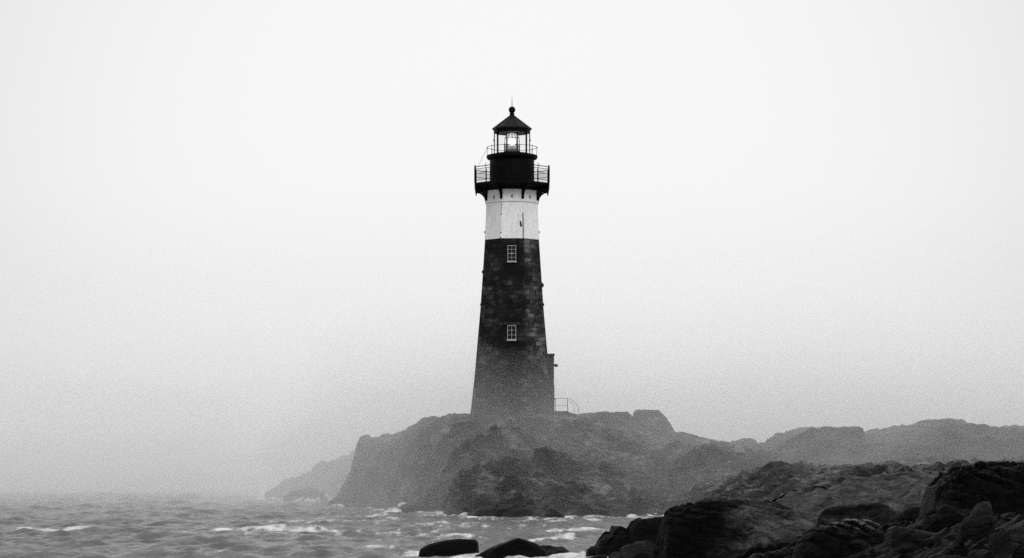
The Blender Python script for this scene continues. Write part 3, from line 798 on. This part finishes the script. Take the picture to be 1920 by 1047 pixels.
n1, n2 = samp(near1, X, Y), samp(near2, X, Y)
rng = np.random.default_rng(4)
H = np.zeros_like(X); DX = np.zeros_like(X); DY = np.zeros_like(X)
for i in range(46):
    lam = 0.9 * 1.052 ** i
    th = RAD(-100) + rng.normal(0, 0.7)
    kx, ky = math.cos(th) * 2 * math.pi / lam, math.sin(th) * 2 * math.pi / lam
    amp = 0.0115 * lam ** 0.5 * (0.6 + 0.8 * rng.random())
    ph = kx * X + ky * Y + rng.random() * 6.28
    fade = 1.0 if lam > 6 else np.clip((lam * 150 / 1.6 - np.abs(Y - 100)) / 150, 0.0, 1)
    H += amp * np.sin(ph) * fade
    DX -= 0.9 * math.cos(th) * amp * np.cos(ph) * -1; DY -= 0.9 * math.sin(th) * amp * np.cos(ph) * -1
gust = 0.7 + 0.6 * (fbm(X * 0.03, Y * 0.05, 55, 3) + 0.5)
H *= gust
H += (0.11 * fbm(X * 1.3, Y * 0.7, 57, 4, 0.6)) * ss(330, 200, Y)
far = ss(700, 300, Y)
H *= far * 0.95 + 0.05
st = fbm(X * 0.22, Y * 0.10, 61, 5, 0.6); st2 = fbm(X * 1.1, Y * 0.40, 62, 4, 0.6)
foam = ss(0.36, 0.62, H * 0.55 + st * 0.62 + st2 * 0.22) * 0.75
# breaking lines seen in the bay
def line(pts, w, s):
    global foam, H
    a = np.array([(wx(p, CAMZ * F / (q - HZ)), CAMZ * F / (q - HZ)) for p, q in pts])
    yl = np.interp(X, a[:, 0], a[:, 1], left=-999, right=-999) + 1.9 * fbm(X * 0.4, Y * 0.0 + 3, 66, 4) * w
    d = (Y - yl) / w
    en = ss(a[:, 0].min(), a[:, 0].min() + 1.6, X) * ss(a[:, 0].max(), a[:, 0].max() - 1.6, X)
    g = np.exp(-np.where(d < 0, d * d * 3.0, d * d * 0.45)) * (0.55 + 0.9 * (vn2(X * 0.7, Y * 0.8, 67) - 0.15))
    g = g * en
    foam = np.maximum(foam, np.clip(s * g * (0.42 + 1.0 * (st2 + 0.3)), 0, 1)); H = H + 0.05 * g * s
line([(225, 1021), (300, 1008), (350, 1004), (400, 1000), (440, 996), (500, 998), (570, 1000), (640, 1002), (700, 1004)], 2.4, 2.4)
line([(-20, 998), (60, 997), (150, 991), (210, 994)], 2.6, 1.7)
line([(330, 974), (352, 972), (400, 976)], 2.4, 0.8)
line([(640, 1030), (690, 1024), (740, 1030), (770, 1027)], 1.8, 1.9)
line([(335, 1037), (370, 1033), (400, 1035)], 1.4, 1.0)
line([(680, 967), (760, 964), (830, 962), (900, 964), (930, 970)], 2.6, 2.2)
line([(940, 978), (1010, 975), (1080, 976), (1140, 974)], 2.4, 1.8)
line([(1000, 1002), (1060, 998), (1130, 996), (1170, 990)], 2.0, 1.8)
line([(960, 1020), (1030, 1012), (1080, 1010), (1120, 1014)], 2.0, 1.8)
line([(760, 1024), (800, 1010), (860, 1006), (900, 1012), (930, 1018)], 1.4, 2.0)
line([(420, 935), (480, 930), (540, 938), (600, 944), (640, 952)], 7.0, 3.0)
line([(380, 905), (440, 915), (500, 925), (520, 930)], 14.0, 1.7)
surf = np.clip(n2 * 2.4, 0, 1) * (0.36 + 0.9 * (st + 0.1) + 0.7 * st2) + np.clip(n1 * 1.8, 0, 1) * (0.72 + 0.8 * st2)
# the strait between headland and near rocks is churned white
churn = np.exp(-((X - 2.5) / 3.2) ** 2) * ss(108, 97, Y) * 0.8 * (0.45 + 1.0 * (st2 + 0.2))
churn = np.maximum(churn, np.exp(-((Y - 150) / 42) ** 2) * ss(-24, -8, X) * (0.36 + 0.75 * st2 + 0.7 * st))
surf = surf + np.clip(n1 * 4.0, 0, 1) * ss(106, 100, Y) * (1.1 + 0.6 * st2)
foam = np.clip(np.maximum(np.maximum(foam, surf), churn), 0, 1)
H = H + 0.16 * np.clip(n1 * 1.5, 0, 1) * (0.3 + st2)
for px, d, r, hh in ((606, 202, 1.3, 0.8), (596, 200, 1.8, 0.5), (575, 211, 2.2, 0.4), (552, 214, 1.6, 0.5), (757, 174, 0.8, 0.35), (748, 173, 1.2, 0.3), (882, 160, 1.0, 0.2), (858, 161, 1.6, 0.2), (905, 160, 1.3, 0.15), (832, 166, 1.5, 0.3), (1187, 97.2, 0.3, 0.5)):
    x0 = wx(px, d)
    g = np.exp(-(((X - x0) / r) ** 2 + ((Y - d) / (r * 1.3)) ** 2)) * (0.6 + 0.8 * vn2(X * 2.1, Y * 2.1, 71))
    g = g * (0.35 + 1.1 * ss(-0.5, 0.7, fbm(X * 1.1, Y * 0.5, 72, 5, 0.7)))
    H = H + 0.8 * hh * g; foam = np.clip(np.maximum(foam, g * 1.5 * (0.5 + st2)), 0, 1)
me = grid_mesh(X + DX * far, Y + DY * far, H, True)
at = me.attributes.new('foam', 'FLOAT', 'POINT'); at.data.foreach_set('value', foam.astype(np.float32).ravel())
k = M('sea water'); p = k.pos()
fa = k.n('ShaderNodeAttribute', attribute_name='foam').outputs['Fac']
n_a = k.noise(k.mapping(p, scale=(1, 0.30, 1)), 1.1, 8, 0.75); n_b = k.noise(k.mapping(p, scale=(0.9, 0.6, 1)), 1.4, 7, 0.65)
lace = k.ramp(n_a, [(0.43, 0.0), (0.64, 1.0)])
ff = k.math('SUBTRACT', k.math('MULTIPLY', fa, 1.15), k.math('MULTIPLY', k.math('SUBTRACT', 1.0, lace), 0.85))
ff = k.ramp(ff, [(0.0, 0.0), (0.35, 0.45), (0.85, 0.95)])
wat = k.n('ShaderNodeBsdfPrincipled'); wat.inputs['Base Color'].default_value = grey(0.095); wat.inputs['Roughness'].default_value = 0.16; wat.inputs['IOR'].default_value = 1.33
k.l(k.bump(n_b, 1.0, 0.42), wat.inputs['Normal'])
fo = k.n('ShaderNodeBsdfDiffuse'); fo.inputs['Color'].default_value = grey(0.66); k.l(k.bump(n_a, 0.7, 0.2), fo.inputs['Normal'])
mx = k.n('ShaderNodeMixShader'); k.l(ff, mx.inputs[0]); k.l(wat.outputs[0], mx.inputs[1]); k.l(fo.outputs[0], mx.inputs[2]); k.l(mx.outputs[0], k.out.inputs['Surface'])
tag(link('sea', me, k.m), 'choppy grey sea streaked with foam', None, None, 'structure')

FOG, MIST = 0.024, 0.0007
# ------------------------------------------------------------------ fog lying on the water and round the foot of the tower
fy = np.concatenate([np.arange(136, 158, 2.0), np.arange(158, 200, 1.0), np.arange(200, 320, 6.0), np.geomspace(320, 3400, 22)])
fxx = np.concatenate([-np.geomspace(90, 2200, 16)[::-1], np.arange(-86, 87, 3.0), np.geomspace(90, 2200, 16)])
X, Y = np.meshgrid(fxx, fy)
yfront = 158.5 + 10 * ss(-4, -13, X) - 10 * ss(11, 22, X) + 4 * fbm(X * 0.03, X * 0.0, 81, 3)
T = np.where(Y < 189.5, np.interp((Y - yfront) / (189.5 - yfront) * 29.5, [-5, 0, 6, 12, 17, 22, 25, 27.5, 29.5], [-1.0, 0.2, 3.8, 6.6, 8.8, 11.0, 12.8, 15.0, 18.0]), np.interp(Y, [189.5, 191, 193, 196, 200, 207, 220, 245, 300, 1000, 4000], [18.0, 15.2, 13.2, 11.6, 10.6, 9.6, 8.6, 7.6, 7.0, 9.5, 14]))
T = T + 0.75 * fbm(X * 0.12, Y * 0.08, 83, 4) * ss(0, 20, Y - yfront) * np.clip(T / 8, 0, 3)

# out over the open water it thins to a low sheet
TS = np.interp(Y, [140, 150, 195, 212, 228, 240, 256, 300, 1000, 4000], [-1, 0.12, 0.6, 1.8, 8.0, 13.5, 10.0, 7.0, 9.5, 14]) * (1 + 0.3 * fbm(X * 0.05, Y * 0.03, 85, 3))
ws = ss(-12, -26, X * 190 / np.maximum(Y, 150))
T = T * (1 - ws) + TS * ws


def fog_body(name, X, Y, T, density, label):
    bmf = bmesh.new()
    ny, nx = X.shape
    tv = [[bmf.verts.new((X[i, j], Y[i, j], max(T[i, j], -0.85))) for j in range(nx)] for i in range(ny)]
    bv = [[bmf.verts.new((X[i, j], Y[i, j], -1.0)) for j in range(nx)] for i in range(ny)]
    for i in range(ny - 1):
        for j in range(nx - 1):
            bmf.faces.new((tv[i][j], tv[i][j + 1], tv[i + 1][j + 1], tv[i + 1][j])); bmf.faces.new((bv[i + 1][j], bv[i + 1][j + 1], bv[i][j + 1], bv[i][j]))
    for j in range(nx - 1):
        bmf.faces.new((bv[0][j], bv[0][j + 1], tv[0][j + 1], tv[0][j])); bmf.faces.new((tv[-1][j], tv[-1][j + 1], bv[-1][j + 1], bv[-1][j]))
    for i in range(ny - 1):
        bmf.faces.new((tv[i][0], tv[i + 1][0], bv[i + 1][0], bv[i][0])); bmf.faces.new((bv[i][-1], bv[i + 1][-1], tv[i + 1][-1], tv[i][-1]))
    bmesh.ops.recalc_face_normals(bmf, faces=bmf.faces[:])
    me = bpy.data.meshes.new(name); bmf.to_mesh(me); bmf.free()
    k = M(name); v = k.n('ShaderNodeVolumePrincipled'); v.inputs['Color'].default_value = grey(0.99); v.inputs['Density'].default_value = density; v.inputs['Anisotropy'].default_value = 0.0
    k.l(v.outputs[0], k.out.inputs['Volume'])
    return tag(link(name, me, k.m), label, None, None, 'stuff')


fog_body('fog_bank', X, Y, T, FOG, 'pale fog bank lying on the sea and round the foot of the lighthouse')
my = np.geomspace(216, 3300, 30)
X, Y = np.meshgrid(np.concatenate([-np.geomspace(40, 2000, 14)[::-1], np.geomspace(40, 2000, 14)]), my)
T = 4 + 26 * (Y / 216) ** 0.4 + 2.0 * fbm(X * 0.012, Y * 0.01, 91, 3)
fog_body('mist', X, Y, T, MIST, 'thin mist hanging in the air behind the lighthouse')

# ------------------------------------------------------------------ light
SUN_EL, SUN_AZ = 48.0, 155.0          # azimuth from +Y clockwise: behind the camera, to its right
w = bpy.data.worlds.new('World'); sc.world = w; w.use_nodes = True
t = w.node_tree; t.nodes.clear()
sky = t.nodes.new('ShaderNodeTexSky'); sky.sky_type = 'NISHITA'; sky.sun_disc = False; sky.sun_elevation = RAD(SUN_EL); sky.sun_rotation = RAD(SUN_AZ); sky.dust_density = 8.0; sky.air_density = 1.0
bw = t.nodes.new('ShaderNodeRGBToBW'); t.links.new(sky.outputs[0], bw.inputs[0])
mx_ = t.nodes.new('ShaderNodeMath'); mx_.operation = 'MAXIMUM'; mx_.inputs[1].default_value = 1.0; t.links.new(bw.outputs[0], mx_.inputs[0])
pw = t.nodes.new('ShaderNodeMath'); pw.operation = 'POWER'; pw.inputs[1].default_value = 0.06; t.links.new(mx_.outputs[0], pw.inputs[0])
# brighter patch of cloud behind the tower
tc = t.nodes.new('ShaderNodeTexCoord'); dt = t.nodes.new('ShaderNodeVectorMath'); dt.operation = 'DOT_PRODUCT'
gdir = Vector((0.0, 1.0, 0.10)).normalized(); dt.inputs[1].default_value = gdir
t.links.new(tc.outputs['Generated'], dt.inputs[0])
mr = t.nodes.new('ShaderNodeMapRange'); mr.interpolation_type = 'SMOOTHSTEP'
for i, v in ((1, 0.955), (2, 1.0), (3, 0.80), (4, 1.0)): mr.inputs[i].default_value = v
t.links.new(dt.outputs['Value'], mr.inputs[0])
ml = t.nodes.new('ShaderNodeMath'); ml.operation = 'MULTIPLY'; t.links.new(pw.outputs[0], ml.inputs[0]); t.links.new(mr.outputs[0], ml.inputs[1])
m2 = t.nodes.new('ShaderNodeMath'); m2.operation = 'MULTIPLY'; m2.inputs[1].default_value = 9.0; t.links.new(ml.outputs[0], m2.inputs[0])
bg = t.nodes.new('ShaderNodeBackground'); bg.inputs['Strength'].default_value = 0.1; t.links.new(m2.outputs[0], bg.inputs['Color'])
wo = t.nodes.new('ShaderNodeOutputWorld'); t.links.new(bg.outputs[0], wo.inputs['Surface'])

sl = bpy.data.lights.new('sun', 'SUN'); sl.energy = 1.6; sl.angle = RAD(35); sl.color = (1, 1, 1)
so = bpy.data.objects.new('sun', sl); COL.objects.link(so)
sd = Vector((math.sin(RAD(SUN_AZ)) * math.cos(RAD(SUN_EL)), math.cos(RAD(SUN_AZ)) * math.cos(RAD(SUN_EL)), math.sin(RAD(SUN_EL))))
so.rotation_euler = (-sd).to_track_quat('-Z', 'Y').to_euler(); so.location = (20, 60, 90)

# ------------------------------------------------------------------ camera and render
cd = bpy.data.cameras.new('camera'); cam = bpy.data.objects.new('camera', cd); COL.objects.link(cam)
cam.location = (0, 0, CAMZ); cam.rotation_euler = (RAD(90), 0, 0)
cd.sensor_width = 36; cd.lens = 36 * F / 1920; cd.shift_y = (HZ - 523.5) / 1920; cd.clip_start = 0.5; cd.clip_end = 8000
sc.camera = cam
sc.view_settings.view_transform = 'Standard'; sc.view_settings.look = 'None'; sc.view_settings.exposure = 0; sc.view_settings.gamma = 1
sc.render.engine = 'CYCLES'
cy = sc.cycles
cy.max_bounces = 10; cy.volume_bounces = 7; cy.transparent_max_bounces = 16; cy.use_denoising = False; cy.sample_clamp_indirect = 6
